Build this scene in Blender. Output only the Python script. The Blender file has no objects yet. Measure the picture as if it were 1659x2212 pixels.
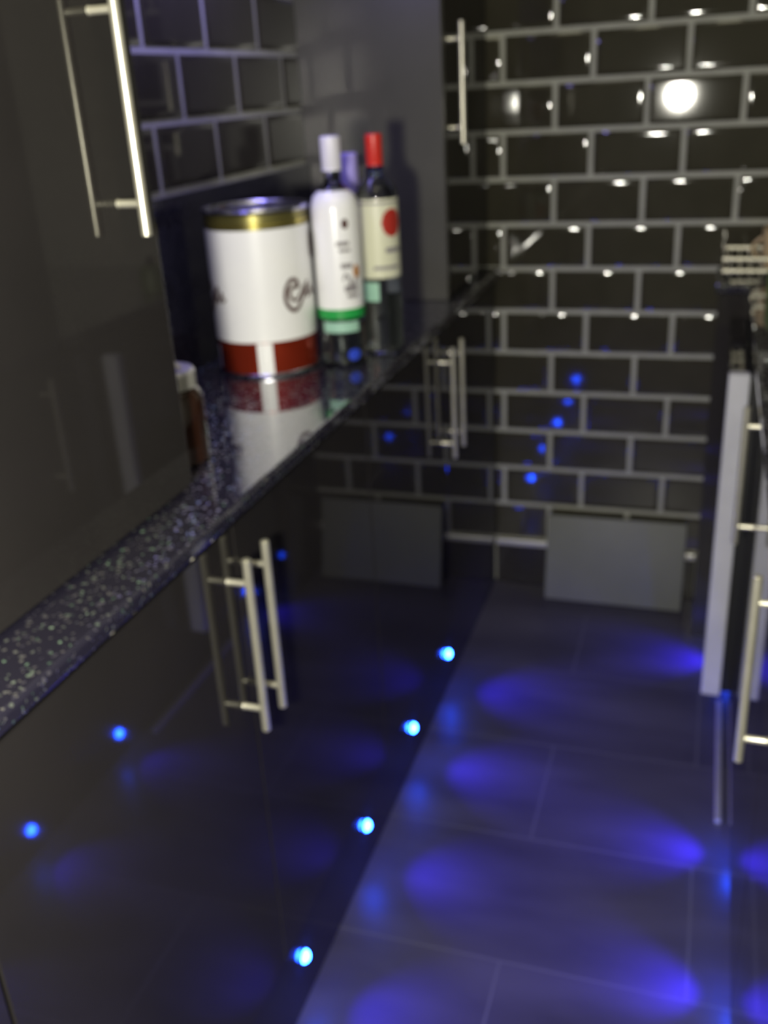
import bpy, bmesh, math, random
from mathutils import Vector, Matrix
random.seed(7)
S = bpy.context.scene
COL = S.collection

# ------------------------------------------------------------------ camera, light, exposure
H = 1.354
cam = bpy.data.cameras.new('camera'); co = bpy.data.objects.new('camera', cam); COL.objects.link(co); S.camera = co
W_, H_ = 1659.0, 2212.0
px, py = 829.5, 1106.0
VP = (1568.0, 145.0); VV = (1112.0, 5993.0)
F = math.sqrt(-((VV[0]-px)*(VP[0]-px) + (VV[1]-py)*(VP[1]-py)))
yd = Vector((VP[0]-px, VP[1]-py, F)).normalized()
zd = -Vector((VV[0]-px, VV[1]-py, F)).normalized()
xd = yd.cross(zd).normalized()
right = Vector((xd[0], yd[0], zd[0])); down = Vector((xd[1], yd[1], zd[1])); fwd = Vector((xd[2], yd[2], zd[2]))
m = Matrix((right, -down, -fwd)).transposed().to_4x4()
m.translation = Vector((0, 0, H)); co.matrix_world = m
cam.sensor_fit = 'HORIZONTAL'; cam.sensor_width = 36; cam.lens = 36*F/W_
cam.clip_start = 0.02
cam.dof.use_dof = True; cam.dof.focus_distance = 0.42; cam.dof.aperture_fstop = 11.5

S.view_settings.view_transform = 'Standard'; S.view_settings.look = 'None'
S.view_settings.gamma = 1; S.view_settings.use_curve_mapping = False
S.view_settings.exposure = 0.0

world = bpy.data.worlds.new('night'); S.world = world; world.use_nodes = True
bg = world.node_tree.nodes['Background']; bg.inputs[0].default_value = (0.85, 0.82, 0.55, 1); bg.inputs[1].default_value = 0.15

def point(name, loc, col, watt, r):
    l = bpy.data.lights.new(name, 'POINT'); l.color = col; l.energy = watt; l.shadow_soft_size = r
    o = bpy.data.objects.new(name, l); COL.objects.link(o); o.location = loc; return o
def area(name, loc, rot, col, watt, sx, sy):
    l = bpy.data.lights.new(name, 'AREA'); l.shape = 'RECTANGLE'; l.color = col; l.energy = watt; l.size = sx; l.size_y = sy
    o = bpy.data.objects.new(name, l); COL.objects.link(o); o.location = loc; o.rotation_euler = rot; return o
point('room_lamp_light', (-0.190, -0.05, 1.256), (1.0, 0.97, 0.83), 76.0, 0.045)
# violet strip light under the wall units over the left worktop
area('under_cabinet_light', (-0.76, 1.48, 1.66), (0, 0, 0), (0.34, 0.30, 1.0), 2.4, 0.06, 0.7)
area('ceiling_fill_light', (-0.2, 0.6, 2.36), (0, 0, 0), (1.0, 0.93, 0.62), 2.5, 0.5, 0.5)  # added warm fill from above that raises the ambient level, not a fitting

# ------------------------------------------------------------------ materials
def mat(name, col, rough=0.5, metal=0.0, ior=1.5, coat=0.0, trans=0.0, emit=None, estr=0.0, alpha=None):
    M = bpy.data.materials.new(name); M.use_nodes = True
    p = M.node_tree.nodes['Principled BSDF']
    p.inputs['Base Color'].default_value = (*col, 1); p.inputs['Roughness'].default_value = rough
    p.inputs['Metallic'].default_value = metal; p.inputs['IOR'].default_value = ior
    p.inputs['Coat Weight'].default_value = coat; p.inputs['Coat Roughness'].default_value = 0.03
    p.inputs['Transmission Weight'].default_value = trans
    if emit: p.inputs['Emission Color'].default_value = (*emit, 1); p.inputs['Emission Strength'].default_value = estr
    return M
def noise_col(M, a, b, scale, rough=None, coords='Object'):
    nt = M.node_tree; p = nt.nodes['Principled BSDF']
    tc = nt.nodes.new('ShaderNodeTexCoord'); n = nt.nodes.new('ShaderNodeTexNoise'); n.inputs['Scale'].default_value = scale
    n.inputs['Detail'].default_value = 5
    r = nt.nodes.new('ShaderNodeValToRGB'); r.color_ramp.elements[0].position = .3; r.color_ramp.elements[1].position = .7
    r.color_ramp.elements[0].color = (*a, 1); r.color_ramp.elements[1].color = (*b, 1)
    nt.links.new(tc.outputs[coords], n.inputs[0]); nt.links.new(n.outputs[0], r.inputs[0]); nt.links.new(r.outputs[0], p.inputs['Base Color'])
    if rough:
        mr = nt.nodes.new('ShaderNodeMapRange'); mr.inputs[3].default_value = rough[0]; mr.inputs[4].default_value = rough[1]
        nt.links.new(n.outputs[0], mr.inputs[0]); nt.links.new(mr.outputs[0], p.inputs['Roughness'])
    return M
gloss = noise_col(mat('black_gloss_lacquer', (.02, .02, .02), .035, ior=1.46), (.022, .020, .020), (.029, .026, .026), 3)
gloss_dull = noise_col(mat('dark_satin_panel', (.1, .1, .1), .28, ior=1.5), (.072, .070, .058), (.088, .086, .072), 6)
carcass = noise_col(mat('black_carcass', (.02, .02, .02), .5), (.015, .015, .015), (.025, .024, .024), 8)
plinth_m = noise_col(mat('black_plinth', (.02, .02, .02), .12), (.015, .014, .016), (.025, .024, .026), 5)
tile_m = noise_col(mat('black_glazed_tile', (.02, .02, .02), .05, ior=1.55), (.036, .033, .023), (.046, .042, .030), 9)
grout_m = noise_col(mat('pale_grout', (.5, .5, .45), .8), (.36, .36, .32), (.42, .42, .375), 25)
steel = noise_col(mat('brushed_steel', (.7, .68, .6), .34, metal=.75), (.74, .71, .58), (.84, .81, .68), 40)
alu = noise_col(mat('pale_aluminium', (.7, .7, .66), .4, metal=.6), (.62, .61, .56), (.72, .71, .66), 20)
chrome = mat('chrome', (.85, .85, .85), .12, metal=1.0)
grey_board_m = noise_col(mat('grey_board', (.3, .31, .3), .6), (.165, .17, .14), (.20, .205, .17), 5)
fridge_m = noise_col(mat('pale_grey_door_edge', (.5, .5, .55), .45), (.50, .50, .55), (.58, .58, .63), 12)
rubber = mat('black_rubber', (.01, .01, .01), .6)
wall_paint = noise_col(mat('dark_wall_paint', (.12, .12, .11), .7), (.10, .10, .09), (.14, .14, .12), 4)
ceil_m = noise_col(mat('ceiling_paint', (.5, .48, .4), .8), (.45, .44, .36), (.5, .48, .4), 4)

def granite():
    M = mat('black_sparkle_granite', (.015, .015, .02), .07, ior=1.6)
    nt = M.node_tree; p = nt.nodes['Principled BSDF']
    tc = nt.nodes.new('ShaderNodeTexCoord')
    v = nt.nodes.new('ShaderNodeTexVoronoi'); v.inputs['Scale'].default_value = 330
    nt.links.new(tc.outputs['Object'], v.inputs['Vector'])
    sep = nt.nodes.new('ShaderNodeSeparateColor'); nt.links.new(v.outputs['Color'], sep.inputs[0])
    gt = nt.nodes.new('ShaderNodeMath'); gt.operation = 'GREATER_THAN'; gt.inputs[1].default_value = .90
    nt.links.new(sep.outputs[0], gt.inputs[0])
    # metallic flakes: every flake has its own tint and tilt
    r = nt.nodes.new('ShaderNodeValToRGB'); r.color_ramp.elements[0].color = (.18, .32, .23, 1); r.color_ramp.elements[1].color = (.34, .32, .48, 1)
    e = r.color_ramp.elements.new(.5); e.color = (.48, .46, .45, 1)
    nt.links.new(sep.outputs[1], r.inputs[0])
    mx = nt.nodes.new('ShaderNodeMix'); mx.data_type = 'RGBA'; mx.inputs[6].default_value = (.022, .020, .036, 1)
    nt.links.new(gt.outputs[0], mx.inputs[0]); nt.links.new(r.outputs[0], mx.inputs[7]); nt.links.new(mx.outputs[2], p.inputs['Base Color'])
    geo = nt.nodes.new('ShaderNodeNewGeometry')
    sub = nt.nodes.new('ShaderNodeVectorMath'); sub.operation = 'SUBTRACT'; sub.inputs[1].default_value = (.5, .5, .5)
    nt.links.new(v.outputs['Color'], sub.inputs[0])
    sc = nt.nodes.new('ShaderNodeVectorMath'); sc.operation = 'SCALE'; nt.links.new(sub.outputs[0], sc.inputs[0])
    fm = nt.nodes.new('ShaderNodeMath'); fm.operation = 'MULTIPLY'; fm.inputs[1].default_value = .75; nt.links.new(gt.outputs[0], fm.inputs[0])
    nt.links.new(fm.outputs[0], sc.inputs['Scale'])
    ad = nt.nodes.new('ShaderNodeVectorMath'); ad.operation = 'ADD'; nt.links.new(geo.outputs['Normal'], ad.inputs[0]); nt.links.new(sc.outputs[0], ad.inputs[1])
    no = nt.nodes.new('ShaderNodeVectorMath'); no.operation = 'NORMALIZE'; nt.links.new(ad.outputs[0], no.inputs[0])
    nt.links.new(no.outputs[0], p.inputs['Normal'])
    rr = nt.nodes.new('ShaderNodeMath'); rr.operation = 'MULTIPLY_ADD'; rr.inputs[1].default_value = .28; rr.inputs[2].default_value = .06
    nt.links.new(gt.outputs[0], rr.inputs[0]); nt.links.new(rr.outputs[0], p.inputs['Roughness'])
    mm = nt.nodes.new('ShaderNodeMath'); mm.operation = 'MULTIPLY'; mm.inputs[1].default_value = .8
    nt.links.new(gt.outputs[0], mm.inputs[0]); nt.links.new(mm.outputs[0], p.inputs['Metallic'])
    p.inputs['Coat Weight'].default_value = 1.0; p.inputs['Coat Roughness'].default_value = .02; p.inputs['Coat IOR'].default_value = 1.6
    return M
granite_m = granite()
upstand_m = noise_col(mat('black_upstand_stone', (.02, .02, .025), .15), (.02, .02, .028), (.035, .035, .045), 60)

def floor_mat():
    M = mat('dark_floor_tile', (.08, .08, .08), .35)
    nt = M.node_tree; p = nt.nodes['Principled BSDF']
    tc = nt.nodes.new('ShaderNodeTexCoord')
    n = nt.nodes.new('ShaderNodeTexNoise'); n.inputs['Scale'].default_value = 5; n.inputs['Detail'].default_value = 7
    mp = nt.nodes.new('ShaderNodeMapping'); mp.inputs['Scale'].default_value = (.5, 1.6, 1)
    nt.links.new(tc.outputs['Object'], mp.inputs[0]); nt.links.new(mp.outputs[0], n.inputs[0])
    r = nt.nodes.new('ShaderNodeValToRGB'); r.color_ramp.elements[0].position = .3; r.color_ramp.elements[1].position = .75
    r.color_ramp.elements[0].color = (.048, .044, .066, 1); r.color_ramp.elements[1].color = (.090, .084, .115, 1)
    nt.links.new(n.outputs[0], r.inputs[0])
    br = nt.nodes.new('ShaderNodeTexBrick'); br.inputs['Scale'].default_value = 1.0
    br.inputs['Brick Width'].default_value = .6; br.inputs['Row Height'].default_value = .3; br.inputs['Mortar Size'].default_value = .0022
    br.inputs['Mortar Smooth'].default_value = .3; br.offset = .5
    br.inputs['Mortar'].default_value = (.115, .11, .13, 1)
    mp2 = nt.nodes.new('ShaderNodeMapping'); mp2.inputs['Location'].default_value = (.25, .01, 0)
    nt.links.new(tc.outputs['Object'], mp2.inputs[0]); nt.links.new(mp2.outputs[0], br.inputs[0])
    nt.links.new(r.outputs[0], br.inputs['Color1']); nt.links.new(r.outputs[0], br.inputs['Color2'])
    nt.links.new(br.outputs[0], p.inputs['Base Color'])
    mr = nt.nodes.new('ShaderNodeMapRange'); mr.inputs[3].default_value = .28; mr.inputs[4].default_value = .5
    nt.links.new(n.outputs[0], mr.inputs[0]); nt.links.new(mr.outputs[0], p.inputs['Roughness'])
    return M
floor_m = floor_mat()

# ------------------------------------------------------------------ mesh helpers
def box_bm(bm, x0, x1, y0, y1, z0, z1, bev=0.0, seg=2):
    r = bmesh.ops.create_cube(bm, size=1.0)
    for v in r['verts']:
        v.co = Vector((x0 + (v.co.x+.5)*(x1-x0), y0 + (v.co.y+.5)*(y1-y0), z0 + (v.co.z+.5)*(z1-z0)))
    if bev > 0:
        es = list({e for v in r['verts'] for e in v.link_edges})
        bmesh.ops.bevel(bm, geom=es, offset=bev, segments=seg, profile=.5, affect='EDGES')
def tube_bm(bm, pts, r, seg=14, cap=True):
    pts = [Vector(p) for p in pts]; rings = []
    for i, p in enumerate(pts):
        d = (pts[min(i+1, len(pts)-1)] - pts[max(i-1, 0)]).normalized()
        u = d.orthogonal().normalized()
        if rings:
            u = prev - d*prev.dot(d); u.normalize()
        prev = u; w = d.cross(u)
        rad = r[i] if isinstance(r, (list, tuple)) else r
        rings.append([bm.verts.new(p + rad*(math.cos(a)*u + math.sin(a)*w)) for a in [2*math.pi*k/seg for k in range(seg)]])
    for a, b in zip(rings, rings[1:]):
        for k in range(seg): bm.faces.new((a[k], a[(k+1) % seg], b[(k+1) % seg], b[k]))
    if cap: bm.faces.new(list(reversed(rings[0]))); bm.faces.new(rings[-1])
def lathe_bm(bm, prof, seg=48, c=(0, 0)):
    rings = []
    for r, z in prof:
        if r < 1e-6: rings.append([bm.verts.new((c[0], c[1], z))])
        else: rings.append([bm.verts.new((c[0]+r*math.cos(2*math.pi*k/seg), c[1]+r*math.sin(2*math.pi*k/seg), z)) for k in range(seg)])
    for a, b in zip(rings, rings[1:]):
        for k in range(seg):
            k2 = (k+1) % seg
            if len(a) == 1 and len(b) == 1: continue
            if len(a) == 1: bm.faces.new((a[0], b[k2], b[k]))
            elif len(b) == 1: bm.faces.new((a[k], a[k2], b[0]))
            else: bm.faces.new((a[k], a[k2], b[k2], b[k]))
def build(name, bm, mats, parent=None, smooth=True, loc=None):
    bmesh.ops.recalc_face_normals(bm, faces=bm.faces)
    me = bpy.data.meshes.new(name); bm.to_mesh(me); bm.free()
    for M in (mats if isinstance(mats, (list, tuple)) else [mats]): me.materials.append(M)
    if smooth:
        for f in me.polygons: f.use_smooth = True
        try: me.set_sharp_from_angle(angle=math.radians(35))
        except Exception: pass
    o = bpy.data.objects.new(name, me); COL.objects.link(o)
    if parent: o.parent = parent
    if loc: o.location = loc
    return o
def thing(name, label, cat, loc=(0, 0, 0), group=None):
    o = bpy.data.objects.new(name, None); COL.objects.link(o); o.location = loc; o.empty_display_size = .05
    o['label'] = label; o['category'] = cat
    if group: o['group'] = group
    return o
def tag(o, label, cat, group=None):
    o['label'] = label; o['category'] = cat
    if group: o['group'] = group
    return o
def struct(o): o['kind'] = 'structure'; return o
def boxobj(name, dims, M, parent=None, bev=.0, seg=2):
    bm = bmesh.new(); box_bm(bm, *dims, bev=bev, seg=seg); return build(name, bm, M, parent, smooth=False)

# ------------------------------------------------------------------ the setting
XL = -.865; YE = 2.55; XR = .72; YN = -1.2; ZC = 2.42
def slab(name, dims, M):
    return struct(boxobj(name, dims, M))
slab('floor', (XL-.1, XR+.1, YN, YE+.1, -.05, 0), floor_m)
slab('ceiling', (XL-.1, XR+.1, YN, YE+.1, ZC, ZC+.05), ceil_m)
slab('wall_right', (XR, XR+.1, YN, YE+.1, 0, ZC), wall_paint)

PW, PH, G = .2145, .1098, .0125
def tile_wall(name, x0, x1, rows, joint_even, joint_odd, conv, backing):
    """wall slab with pillow-edged tiles set in grout; u runs along the wall, v up, w out of the wall"""
    bm = bmesh.new()
    box_bm(bm, *backing)
    for f in bm.faces: f.material_index = 0
    for i, (z0, z1) in enumerate(rows):
        off = joint_even if i % 2 == 0 else joint_odd
        k0 = math.floor((x0-off)/PW); u = off + k0*PW
        while u < x1:
            a = max(u, x0) + G/2; b = min(u+PW, x1) - G/2
            if b - a > .02:
                c0, c1 = z0+G/2, z1-G/2
                hgt = .0026; wd = .0105
                tilt = (random.uniform(-.0006, .0006), random.uniform(-.0004, .0004))
                rings = []
                for t in (0, 0.0001, .2, .4, .6, .8, 1.0):
                    ins = wd*t; w = .0012 + hgt*(1-(1-t)**2) if t > 0 else -.002
                    ring = []
                    for (uu, vv) in ((a+ins, c0+ins), (b-ins, c0+ins), (b-ins, c1-ins), (a+ins, c1-ins)):
                        du = (uu-(a+b)/2)*tilt[0]*5; dv = (vv-(c0+c1)/2)*tilt[1]*5
                        ring.append(bm.verts.new(conv(uu, vv, w+du+dv)))
                    rings.append(ring)
                for r0, r1 in zip(rings, rings[1:]):
                    for k in range(4):
                        f = bm.faces.new((r0[k], r0[(k+1) % 4], r1[(k+1) % 4], r1[k])); f.material_index = 1
                f = bm.faces.new(rings[-1]); f.material_index = 2
            u += PW
    bmesh.ops.recalc_face_normals(bm, faces=bm.faces)
    o = build(name, bm, [grout_m, tile_m, tile_m])
    for f in o.data.polygons:
        if f.material_index != 1: f.use_smooth = False
    return struct(o)
zs = [.137 + PH*i for i in range(22)]
tile_wall('wall_back', XL, .205, [(zs[i], zs[i+1]) for i in range(19)], -.1685, -.295,
          lambda u, v, w: (u, YE-w, v), (XL-.1, XR+.1, YE, YE+.1, 0, ZC))
zl = [1.212 + .1075*i for i in range(9)]
PW = .2165
tile_wall('wall_left', 1.003, YE, [(zl[i], zl[i+1]) for i in range(4)], 1.493, 1.60,
          lambda u, v, w: (XL+w, u, v), (XL-.1, XL, YN, YE, 0, ZC))
struct(boxobj('baseboard_back', (-.53, .02, YE-.016, YE-.0005, .0, .122), gloss, bev=.002))
struct(boxobj('trim_1', (-.53, .02, YE-.020, YE-.0005, .122, .140), alu, bev=.003))

# ------------------------------------------------------------------ left run
FX = -.53     # door faces of the left run
def bar_handle(parent, xf, s, y, z0, z1):
    """steel bar handle: bar stands off by 3 cm towards s"""
    bm = bmesh.new(); xb = xf + s*.0285; r = .0055
    tube_bm(bm, [(xb, y, z0), (xb, y, z0+.001), (xb, y, z1-.001), (xb, y, z1)], [r*.8, r, r, r*.8], 16)
    for z in (z0+.033, z1-.033):
        tube_bm(bm, [(xf, y, z), (xf+s*.002, y, z), (xb, y, z)], [.0048, .0042, .0042], 12)
    o = build('bar_handle', bm, steel, parent); return o
def door(parent, xf, s, y0, y1, z0, z1, M=gloss, name='door'):
    x1 = xf - s*.018
    return boxobj(name, (min(xf, x1), max(xf, x1), y0+.0015, y1-.0015, z0, z1), M, parent, bev=.0012)
def base_unit(name, label, xf, s, y0, y1, doors, depth, ztop=.887, side=None):
    t = thing(name, label, 'cabinet', (0, 0, 0))
    xa = xf - s*.0185; xb = xf - s*depth
    boxobj('carcass', (min(xa, xb), max(xa, xb), y0+.0005, y1-.0005, .152, ztop), carcass, t)
    for (a, b, hy) in doors:
        d = door(t, xf, s, a, b, .155, ztop-.012)
        if hy is not None: bar_handle(d, xf, s, hy, .600, .846)
    return t
base_unit('base_cabinet', 'glossy black base cabinet door nearest the camera under the left worktop, no handle in view', FX, 1, -.55, .470, [(-.55, .47, None)], .33)
base_unit('base_cabinet', 'double-door glossy black base cabinet with two long steel bar handles in the near left', FX, 1, .471, 1.474, [(.471, .971, .944), (.971, 1.474, .998)], .33)
base_unit('base_cabinet', 'double-door glossy black base cabinet on the left beside the tiled end wall', FX, 1, 1.475, 2.527, [(1.475, 2.0, 1.962), (2.0, 2.527, 2.042)], .33)
tag(boxobj('plinth_board', (-.86, -.535, -.55, 2.53, .0, .15), plinth_m, bev=.001), 'black plinth board along the floor under the left cabinets, holding blue lights', 'plinth')

bm = bmesh.new(); box_bm(bm, XL+.001, -.514, -.55, YE-.008, .889, .910)
es = [e for e in bm.edges if all(v.co.x > -.52 for v in e.verts) and abs(e.verts[0].co.y-e.verts[1].co.y) > .5]
bmesh.ops.bevel(bm, geom=es, offset=.006, segments=5, profile=.5, affect='EDGES')
tag(build('worktop', bm, granite_m, smooth=False), 'black worktop flecked with glitter along the left side, carrying the tin and bottles', 'worktop')
tag(boxobj('upstand', (XL+.001, XL+.013, 1.003, 2.118, .911, 1.207), upstand_m, bev=.001), 'dark stone splashback slab below the left wall tiles behind the bottles', 'splashback')

def dresser(name, label, xf, y0, y1, ztop, dz, doors, panel_m):
    t = thing(name, label, 'cabinet', (0, 0, 0))
    boxobj('carcass', (XL+.001, xf-.0185, y0+.019, y1-.001, .9115, ztop), carcass, t)
    boxobj('side_panel', (XL+.001, xf-.001, y0, y0+.018, .9115, ztop), panel_m, t, bev=.001)
    for (a, b, z0, z1, hy) in doors:
        d = door(t, xf, 1, a, b, z0, z1)
        if hy: bar_handle(d, xf, 1, hy, dz[0], dz[1])
    return t
dresser('tall_cabinet', 'tall glossy black cabinet standing on the near left worktop with a bright bar handle', -.592, .40, 1.0, 2.1, (1.224, 1.470), [(.40, 1.0, .915, 2.1, .930)], gloss)
dresser('tall_cabinet', 'tall cabinet with a grey side panel standing at the far end of the left worktop', -.548, 2.12, YE-.012, 2.1, (1.234, 1.470), [(2.138, YE-.012, .915, 2.1, 2.172)], gloss_dull)

# ------------------------------------------------------------------ right run
RX = .103
base_unit('base_cabinet', 'glossy black base cabinet at the right picture edge, handle nearest the camera', RX, -1, .45, 1.05, [(.45, 1.05, 1.02)], .56)
base_unit('base_cabinet', 'glossy black base cabinet on the right whose handle overlaps the pale door edge', RX, -1, 1.05, 1.66, [(1.05, 1.66, 1.63)], .56)
base_unit('filler_cabinet', 'narrow handleless black panel on the right, just before the pale door edge', RX, -1, 1.66, 1.828, [(1.66, 1.828, None)], .56)
tag(boxobj('plinth_board', (.124, .66, .45, 2.33, .0, .15), plinth_m, bev=.001), 'black plinth board along the floor under the right cabinets', 'plinth')
fr = thing('undercounter_fridge', 'undercounter appliance on the right with thick pale grey door standing proud', 'fridge', (0, 0, 0))
boxobj('body', (.104, .66, 1.832, 2.33, .152, .887), carcass, fr, bev=.002)
boxobj('gasket', (.085, .1035, 1.838, 2.322, .165, .835), rubber, fr)
fd = boxobj('door', (.049, .0845, 1.856, 2.328, .157, .835), gloss, fr, bev=.003)
boxobj('door_edge', (.047, .0845, 1.831, 1.8555, .155, .843), fridge_m, fd, bev=.003)['label'] = 'pale grey door edge'
cu = thing('corner_cabinet', 'dark corner cabinet at right against the tiled end wall', 'cabinet', (0, 0, 0))
boxobj('body', (.022, .66, 2.335, YE-.009, .0, .887), gloss, cu, bev=.001)
bm = bmesh.new(); box_bm(bm, .083, XR-.001, .40, 2.333, .889, .910, bev=.004)
tag(build('worktop', bm, granite_m, smooth=False), 'black worktop running along the right side above the fridge', 'worktop')
bm = bmesh.new(); box_bm(bm, .015, XR-.001, 2.334, YE-.008, .889, .910, bev=.004)
tag(build('worktop', bm, granite_m, smooth=False), 'short black worktop piece in the right corner under the dish rack', 'worktop')
tag(boxobj('floor_strip', (.088, .100, 1.62, 2.04, .0003, .010), alu, bev=.002), 'thin pale metal strip on the floor below the pale grey door', 'trim strip')

# ------------------------------------------------------------------ plinth lights
led_m = mat('blue_led_lens', (.1, .3, 1), .3, emit=(.008, .06, 1.0), estr=170)
bezel_m = mat('light_bezel', (.03, .03, .04), .3, metal=.6)
def plinth_light(x, s, y, z, label, group=None, name='plinth_light'):
    t = thing(name, label, 'light', (x, y, z), group)
    bm = bmesh.new(); tube_bm(bm, [(0, 0, 0), (s*.002, 0, 0)], [.0155, .0145], 24); build('bezel', bm, bezel_m, t)
    bm = bmesh.new(); tube_bm(bm, [(s*(.001+.0095*math.sin(q)), 0, 0) for q in (0, .3, .6, .9, 1.2, 1.45)], [.0105*math.cos(q) for q in (0, .3, .6, .9, 1.2, 1.45)], 24); build('lens', bm, led_m, t)
    l = bpy.data.lights.new('led_glow', 'SPOT'); l.color = (.05, .015, 1); l.energy = 8.5; l.spot_size = math.radians(85); l.spot_blend = 1; l.shadow_soft_size = .009
    lo = bpy.data.objects.new('led_glow', l); COL.objects.link(lo); lo.parent = t; lo.location = (s*.011, 0, 0)
    d = Vector((s*.25, 0, -.088)); lo.rotation_euler = d.to_track_quat('-Z', 'Y').to_euler()
    return t
LL = {1.038: 'blue plinth light on the left, nearest the camera and lowest in the picture', 1.348: 'second blue plinth light from the camera on the left',
      1.660: 'third blue plinth light from the camera on the left', 1.965: 'farthest blue plinth light on the left, beside the shadowed end of the floor'}
for y, lab in LL.items(): plinth_light(-.535, 1, y, .093, lab)
for y in (.73, ): plinth_light(-.535, 1, y, .093, 'blue plinth light on the left behind the lower picture edge')
RL = {1.21: 'blue light under the right cabinets, mirrored nearest the camera in the left doors', 1.53: 'blue light under the right cabinets, mirrored left of the near pair of bar handles',
      2.216: 'blue light under the right fridge, mirrored between the two near bar handles'}
for y, lab in RL.items(): plinth_light(.124, -1, y, .060, lab)
for y in (.89, ): plinth_light(.124, -1, y, .060, 'blue light under the right cabinets behind the lower picture edge')

# ------------------------------------------------------------------ grey board at the end wall
bm = bmesh.new(); box_bm(bm, -.378, -.008, -.009, .009, .0, .243, bev=.002)
gb = build('grey_board', bm, grey_board_m); gb.location = (0, 2.462, .001); gb.rotation_euler = (math.radians(-11), 0, 0)
tag(gb, 'plain matt grey rectangular board leaning at the foot of the tiled end wall', 'board')

# ------------------------------------------------------------------ things wrapped on cylinders
def wrap_strip(bm, c, r, path, wid):
    """ribbon following (angle, z) path on a cylinder of radius r around c; wid = half width in metres"""
    pts = [(a*r, z) for a, z in path]; L = []; 
    for i, (s, z) in enumerate(pts):
        s0, z0 = pts[max(i-1, 0)]; s1, z1 = pts[min(i+1, len(pts)-1)]
        d = Vector((s1-s0, z1-z0)); d.normalize(); n = Vector((-d.y, d.x))
        w = wid*(.55+.45*math.sin(math.pi*i/(len(pts)-1)))
        L.append([((s+n.x*k*w)/r, z+n.y*k*w) for k in (-1, 1)])
    V = [[bm.verts.new((c[0]+r*math.sin(a), c[1]-r*math.cos(a), z)) for a, z in q] for q in L]
    for a, b in zip(V, V[1:]): bm.faces.new((a[0], a[1], b[1], b[0]))
def wrap_patch(bm, c, r, a0, a1, z0, z1, shape=None, n=10):
    cols = []
    for i in range(n+1):
        t = i/n; a = a0+(a1-a0)*t; lo, hi = z0, z1
        if shape == 'oval':
            k = math.sqrt(max(0.0, 1-(2*t-1)**2)); mid = (z0+z1)/2; lo = mid-(z1-z0)/2*max(k, .03); hi = mid+(z1-z0)/2*max(k, .03)
        cols.append([bm.verts.new((c[0]+r*math.sin(a), c[1]-r*math.cos(a), z)) for z in (lo, hi)])
    for a, b in zip(cols, cols[1:]): bm.faces.new((a[0], b[0], b[1], a[1]))

white_paper = noise_col(mat('white_label', (.75, .75, .77), .35, coat=.4), (.88, .88, .90), (.93, .93, .93), 12)
red_tin = mat('red_lacquer', (.42, .045, .018), .2, metal=.7)
gold = mat('gold_lacquer', (.50, .42, .12), .2, metal=.9)
dark_gold = mat('dark_gold_band', (.26, .23, .08), .28, metal=.8)
brown_ink = mat('brown_ink', (.07, .02, .015), .5)
tinplate = mat('tinplate', (.55, .55, .62), .22, metal=1.0)

# the tin
tc0 = (-.733, 1.560); R0 = .0872
tin = thing('large_tin', 'large round tin with white label, gold rim and red base on the left worktop', 'tin', (tc0[0], tc0[1], .9105))
Z = lambda z: z
bm = bmesh.new(); lathe_bm(bm, [(0, .001), (R0-.004, 0), (R0-.001, .002), (R0, .006), (R0, .062)], 72); build('red_base_band', bm, red_tin, tin)
bm = bmesh.new(); lathe_bm(bm, [(R0-.001, .0), (R0+.0018, .0015), (R0+.0018, .005), (R0, .0065)], 72); build('base_rim', bm, tinplate, tin)
bm = bmesh.new(); lathe_bm(bm, [(R0-.001, .060), (R0+.0006, .0605), (R0+.0006, .243), (R0-.001, .2435)], 72); lab = build('label', bm, white_paper, tin)
bm = bmesh.new(); lathe_bm(bm, [(R0, .243), (R0, .266), (R0-.002, .268)], 72); build('gold_band', bm, dark_gold, tin)
bm = bmesh.new()
lathe_bm(bm, [(R0-.001, .2465), (R0+.0012, .248), (R0+.0012, .253), (R0-.001, .2545)], 72)
build('gold_ring', bm, gold, tin)
bm = bmesh.new()
lathe_bm(bm, [(R0-.002, .266), (R0+.0025, .2675), (R0+.0035, .271), (R0+.0015, .2745), (R0-.002, .2745), (R0-.0045, .272), (R0-.0055, .267)], 72)
build('rolled_rim', bm, tinplate, tin)
bm = bmesh.new(); lathe_bm(bm, [(R0-.0055, .2675), (R0-.010, .2655), (R0-.016, .2685), (R0-.022, .2665), (.02, .2665), (.018, .268), (0, .268)], 72); build('lid', bm, tinplate, tin)
# lettering in brown script: C, a loop and a rising stroke, repeated on the left side; white block on the red band
ang0 = math.atan2(-tc0[0], tc0[1])    # direction from the tin to the camera, measured from -y towards +x
def script_C(ac, zc, s):
    c = (0, 0); r = R0+.0012
    def P(l): return [(ac + u*s/r, zc + v*s) for u, v in l]
    bm = bmesh.new()
    path = [(1.3, .6), (.9, .35), (.5, -.1), (.1, -.35), (-.25, -.1), (-.3, .3), (.0, .55), (.45, .55), (.25, .95), (-.15, 1.0), (-.5, .6), (-.65, 0), (-.5, -.6), (-.1, -.95), (.3, -.85), (.7, -.35), (1.1, .2), (1.4, .75), (1.2, .1), (1.35, -.25), (1.6, .0), (1.8, .4), (1.9, -.2), (2.2, .1)]
    fine = []
    for k in range(len(path)-1):
        p0, p1, p2, p3 = path[max(k-1, 0)], path[k], path[k+1], path[min(k+2, len(path)-1)]
        for t in (0, .25, .5, .75):
            fine.append(tuple(.5*(2*p1[q] + (p2[q]-p0[q])*t + (2*p0[q]-5*p1[q]+4*p2[q]-p3[q])*t*t + (3*p1[q]-p0[q]-3*p2[q]+p3[q])*t**3) for q in (0, 1)))
    wrap_strip(bm, c, r, P(fine), .0034)
    build('brand_script', bm, brown_ink, lab, smooth=False)
script_C(ang0+.60, .133, .0255); script_C(ang0-1.42, .133, .0255)
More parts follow.
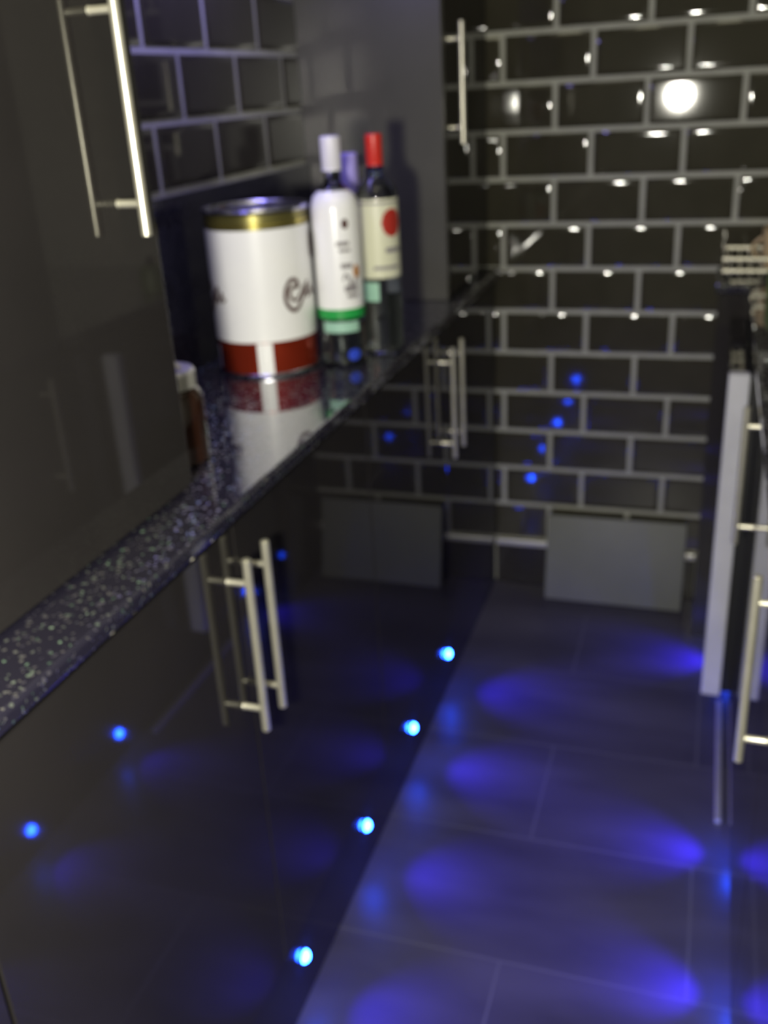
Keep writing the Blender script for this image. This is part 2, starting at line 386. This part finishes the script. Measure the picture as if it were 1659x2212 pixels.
bm = bmesh.new(); wrap_patch(bm, (0, 0), R0+.0012, ang0+1.22, ang0+1.42, .185, .232, 'oval'); build('dark_emblem', bm, brown_ink, lab, smooth=False)
bm = bmesh.new(); wrap_patch(bm, (0, 0), R0+.0008, ang0-.23, ang0+.07, .001, .0595); build('white_panel', bm, white_paper, tin)
bm = bmesh.new(); wrap_patch(bm, (0, 0), R0+.0008, ang0-1.34, ang0-1.22, .010, .050); build('small_print_panel', bm, white_paper, tin)

# bottles
def glass(name, col, rough=.02):
    return mat(name, col, rough, ior=1.47, trans=1.0)
clear = glass('clear_glass', (.80, .84, .84)); bluecl = glass('blue_tinted_glass', (.35, .42, .85))
spirit = mat('clear_spirit', (.93, .96, .97), 0.0, ior=1.36, trans=1.0)
frost_white = mat('frosted_white_label', (.95, .95, .95), .25, coat=.8)
cream = mat('cream_label', (.72, .72, .55), .35, coat=.3)
green = mat('green_print', (.02, .35, .07), .35)
teal = mat('pale_green_print', (.35, .6, .48), .35)
redcap = mat('red_cap', (.62, .03, .02), .35)
redlogo = mat('red_print', (.42, .03, .02), .4)
blueprint = mat('blue_print', (.03, .07, .6), .35)
greyprint = mat('grey_print', (.28, .26, .27), .5)
orange = mat('orange_print', (.5, .22, .06), .5)
lilac = mat('lilac_cap', (.42, .36, .85), .35)
white_cap = mat('white_cap', (.78, .76, .85), .35)
def bottle_body(R, zs_, zneck, rn, ztop):
    return [(0, .004), (R*.6, .002), (R-.006, 0), (R-.001, .003), (R, .008), (R, zs_-.002), (R*.985, zs_+.008), (R*.88, zs_+.020), (R*.62, zs_+.030), (rn*1.25, zneck), (rn, zneck+.010), (rn, ztop)]
def cap_bm(R, z0, z1):
    bm = bmesh.new(); lathe_bm(bm, [(0, z0), (R, z0), (R, z0+.002), (R*.94, z0+.004), (R, z0+.006), (R, z1-.002), (R-.0015, z1), (0, z1)], 32); return bm
zb = .9105
# 1: tall white-and-green bottle in front
c1 = (-.606, 1.600); R1 = .0395; a1 = math.atan2(-c1[0], c1[1])
b = thing('spirit_bottle', 'front bottle right of the tin, white and green label with white cap', 'bottle', (*c1, zb), None)
bm = bmesh.new(); lathe_bm(bm, bottle_body(R1, .262, .300, .0125, .322), 48); gbody = build('glass_body', bm, clear, b)
bm = bmesh.new(); lathe_bm(bm, [(0, .007), (R1-.004, .007), (R1-.004, .255), (R1*.8, .272), (0, .272)], 40); build('spirit', bm, spirit, b)
bm = bmesh.new(); lathe_bm(bm, [(R1+.0002, .098), (R1+.0008, .0985), (R1+.0008, .262), (R1*.995, .270), (R1*.90, .2825), (R1*.66, .2915)], 48); l1 = build('label', bm, frost_white, b)
bm = bmesh.new(); lathe_bm(bm, [(R1+.0006, .083), (R1+.001, .0832), (R1+.001, .0995), (R1+.0006, .100)], 48); build('green_band', bm, green, b)
for (da, z0, z1, w) in ((-.15, .205, .212, .55), (-.05, .195, .200, .5), (.0, .168, .176, .5), (.1, .128, .140, .6), (.2, .118, .125, .5)):
    bm = bmesh.new(); wrap_patch(bm, (0, 0), R1+.0014, a1+da+.1, a1+da+.1+w, z0, z1); build('label_lettering', bm, greyprint, l1, smooth=False)
bm = bmesh.new(); wrap_strip(bm, (0, 0), R1+.0014, [(a1+.15+.12*k, .148+.012*math.sin(k*1.3)) for k in range(8)], .003)
build('label_lettering', bm, greyprint, l1, smooth=False)
bm = bmesh.new(); wrap_patch(bm, (0, 0), R1+.0014, a1+.22, a1+.52, .232, .248, 'oval'); build('dark_seal', bm, brown_ink, l1, smooth=False)
bm = bmesh.new(); wrap_patch(bm, (0, 0), R1+.0015, a1+.62, a1+.98, .150, .172, 'oval'); build('orange_emblem', bm, orange, l1, smooth=False)
bm = bmesh.new(); wrap_patch(bm, (0, 0), R1+.0009, a1-.9, a1+.75, .060, .078); build('pale_green_lettering', bm, teal, b, smooth=False)
bm = bmesh.new(); wrap_patch(bm, (0, 0), R1+.0009, a1+.15, a1+.75, .010, .030, 'oval'); build('blue_emblem', bm, blueprint, b, smooth=False)
bm = cap_bm(.0165, .322, .375); build('screw_cap', bm, white_cap, b)
# 2: red capped bottle at right
c2 = (-.561, 1.690); R2 = .0365; a2 = math.atan2(-c2[0], c2[1])
b = thing('spirit_bottle', 'red-capped bottle with cream label at the worktop edge, rightmost of the bottles', 'bottle', (*c2, zb), None)
bm = bmesh.new(); lathe_bm(bm, bottle_body(R2, .268, .304, .0125, .322), 48); build('glass_body', bm, clear, b)
bm = bmesh.new(); lathe_bm(bm, [(0, .007), (R2-.004, .007), (R2-.004, .15), (0, .15)], 40); build('spirit', bm, spirit, b)
bm = bmesh.new(); lathe_bm(bm, [(.0132, .302), (.016, .304), (.0155, .316), (.0132, .321)], 32); build('blue_neck_band', bm, bluecl, b)
bm = bmesh.new(); wrap_patch(bm, (0, 0), R2+.0006, a2-1.5, a2+1.45, .135, .2685, n=24); l2 = build('cream_label', bm, cream, b)
bm = bmesh.new(); wrap_patch(bm, (0, 0), R2+.0012, a2+.15, a2+1.25, .205, .252, 'oval'); build('red_emblem', bm, redlogo, l2, smooth=False)
for q in ((-1.3, 1.2, .260, .2635), (.3, 1.2, .178, .187), (-.3, 1.0, .150, .156)):
    bm = bmesh.new(); wrap_patch(bm, (0, 0), R2+.0012, a2+q[0], a2+q[1], q[2], q[3]); build('label_lettering', bm, greyprint, l2, smooth=False)
bm = bmesh.new(); wrap_patch(bm, (0, 0), R2+.0006, a2-1.1, a2-.1, .095, .128); build('lower_label', bm, teal, b)
bm = cap_bm(.0145, .321, .372); build('screw_cap', bm, redcap, b)
# 3: lilac capped bottle behind bottle 1
c3 = (-.625, 1.737); R3 = .036; a3 = math.atan2(-c3[0], c3[1])
b = thing('spirit_bottle', 'half-hidden bottle with lilac cap, standing behind the white and green bottle', 'bottle', (*c3, zb), None)
bm = bmesh.new(); lathe_bm(bm, bottle_body(R3, .232, .262, .0125, .290), 48); build('glass_body', bm, clear, b)
bm = bmesh.new(); wrap_patch(bm, (0, 0), R3+.0006, a3-1.5, a3+1.5, .10, .231, n=24); build('label', bm, white_cap, b)
bm = cap_bm(.0155, .274, .340); build('screw_cap', bm, lilac, b)

# jar beside the near tall cabinet
jar = thing('storage_jar', 'brown jar with a shiny lid, half hidden behind the near tall cabinet', 'jar', (-.660, 1.085, zb), None)
brown_glass = mat('brown_glass', (.025, .010, .006), .12, coat=.6)
bm = bmesh.new(); lathe_bm(bm, [(0, .002), (.040, 0), (.044, .004), (.044, .085), (.040, .096), (.034, .101), (0, .101)], 40); build('jar_body', bm, brown_glass, jar)
bm = bmesh.new(); lathe_bm(bm, [(.036, .101), (.038, .102), (.038, .121), (.035, .125), (0, .126)], 40); build('lid', bm, alu, jar)
bm = bmesh.new(); tube_bm(bm, [(-.026+.0022*k, -.006, .126+.014*math.sin(math.pi*k/24)+.0016) for k in range(25)], .0028, 10); build('lid_handle', bm, steel, jar)

# right corner: dish rack, mug, bottle
rack = thing('dish_rack', 'small steel dish rack on the right corner worktop, cut by picture edge', 'dish rack', (.03, 2.345, zb), None)
bm = bmesh.new()
for z in (.026, .052):
    tube_bm(bm, [(.0, .0, z), (.20, .0, z), (.20, .16, z), (.0, .16, z), (.0, .0, z)], .0045, 10)
build('rail', bm, steel, rack)
bm = bmesh.new()
for k in range(9): tube_bm(bm, [(.012+.022*k, .0, .052), (.012+.022*k, .0, .014), (.012+.022*k, .16, .014), (.012+.022*k, .16, .052)], .0013, 8)
build('wire_basket', bm, steel, rack)
for (fx, fy) in ((.01, .01), (.19, .01), (.01, .15), (.19, .15)):
    bm = bmesh.new(); tube_bm(bm, [(fx, fy, 0), (fx, fy, .030)], .005, 10); build('foot', bm, rubber, rack)
beige = mat('beige_glaze', (.55, .42, .26), .3); pale_green = mat('pale_green_plastic', (.12, .17, .06), .4)
mug = thing('mug', 'beige mug at the right picture edge above the dish rack', 'mug', (.145, 2.43, zb+.0175), None)
bm = bmesh.new(); lathe_bm(bm, [(0, .001), (.030, 0), (.036, .008), (.038, .090), (.0355, .090), (.033, .010), (0, .006)], 36); build('cup_body', bm, beige, mug)
bm = bmesh.new(); tube_bm(bm, [(-.036-.02*math.sin(math.pi*k/12), 0, .020+.05*k/12) for k in range(13)], .004, 10); build('handle', bm, beige, mug)
sp = thing('washing_up_bottle', 'pale green washing-up bottle at the right picture edge in front of rack', 'bottle', (.145, 2.19, zb), None)
bm = bmesh.new(); lathe_bm(bm, [(0, 0), (.028, 0), (.031, .004), (.031, .05), (.024, .064), (.010, .070), (0, .070)], 36); build('bottle_body', bm, pale_green, sp)
bm = bmesh.new(); lathe_bm(bm, [(.010, .069), (.011, .070), (.010, .082), (.004, .090), (0, .091)], 24); build('nozzle', bm, rubber, sp)
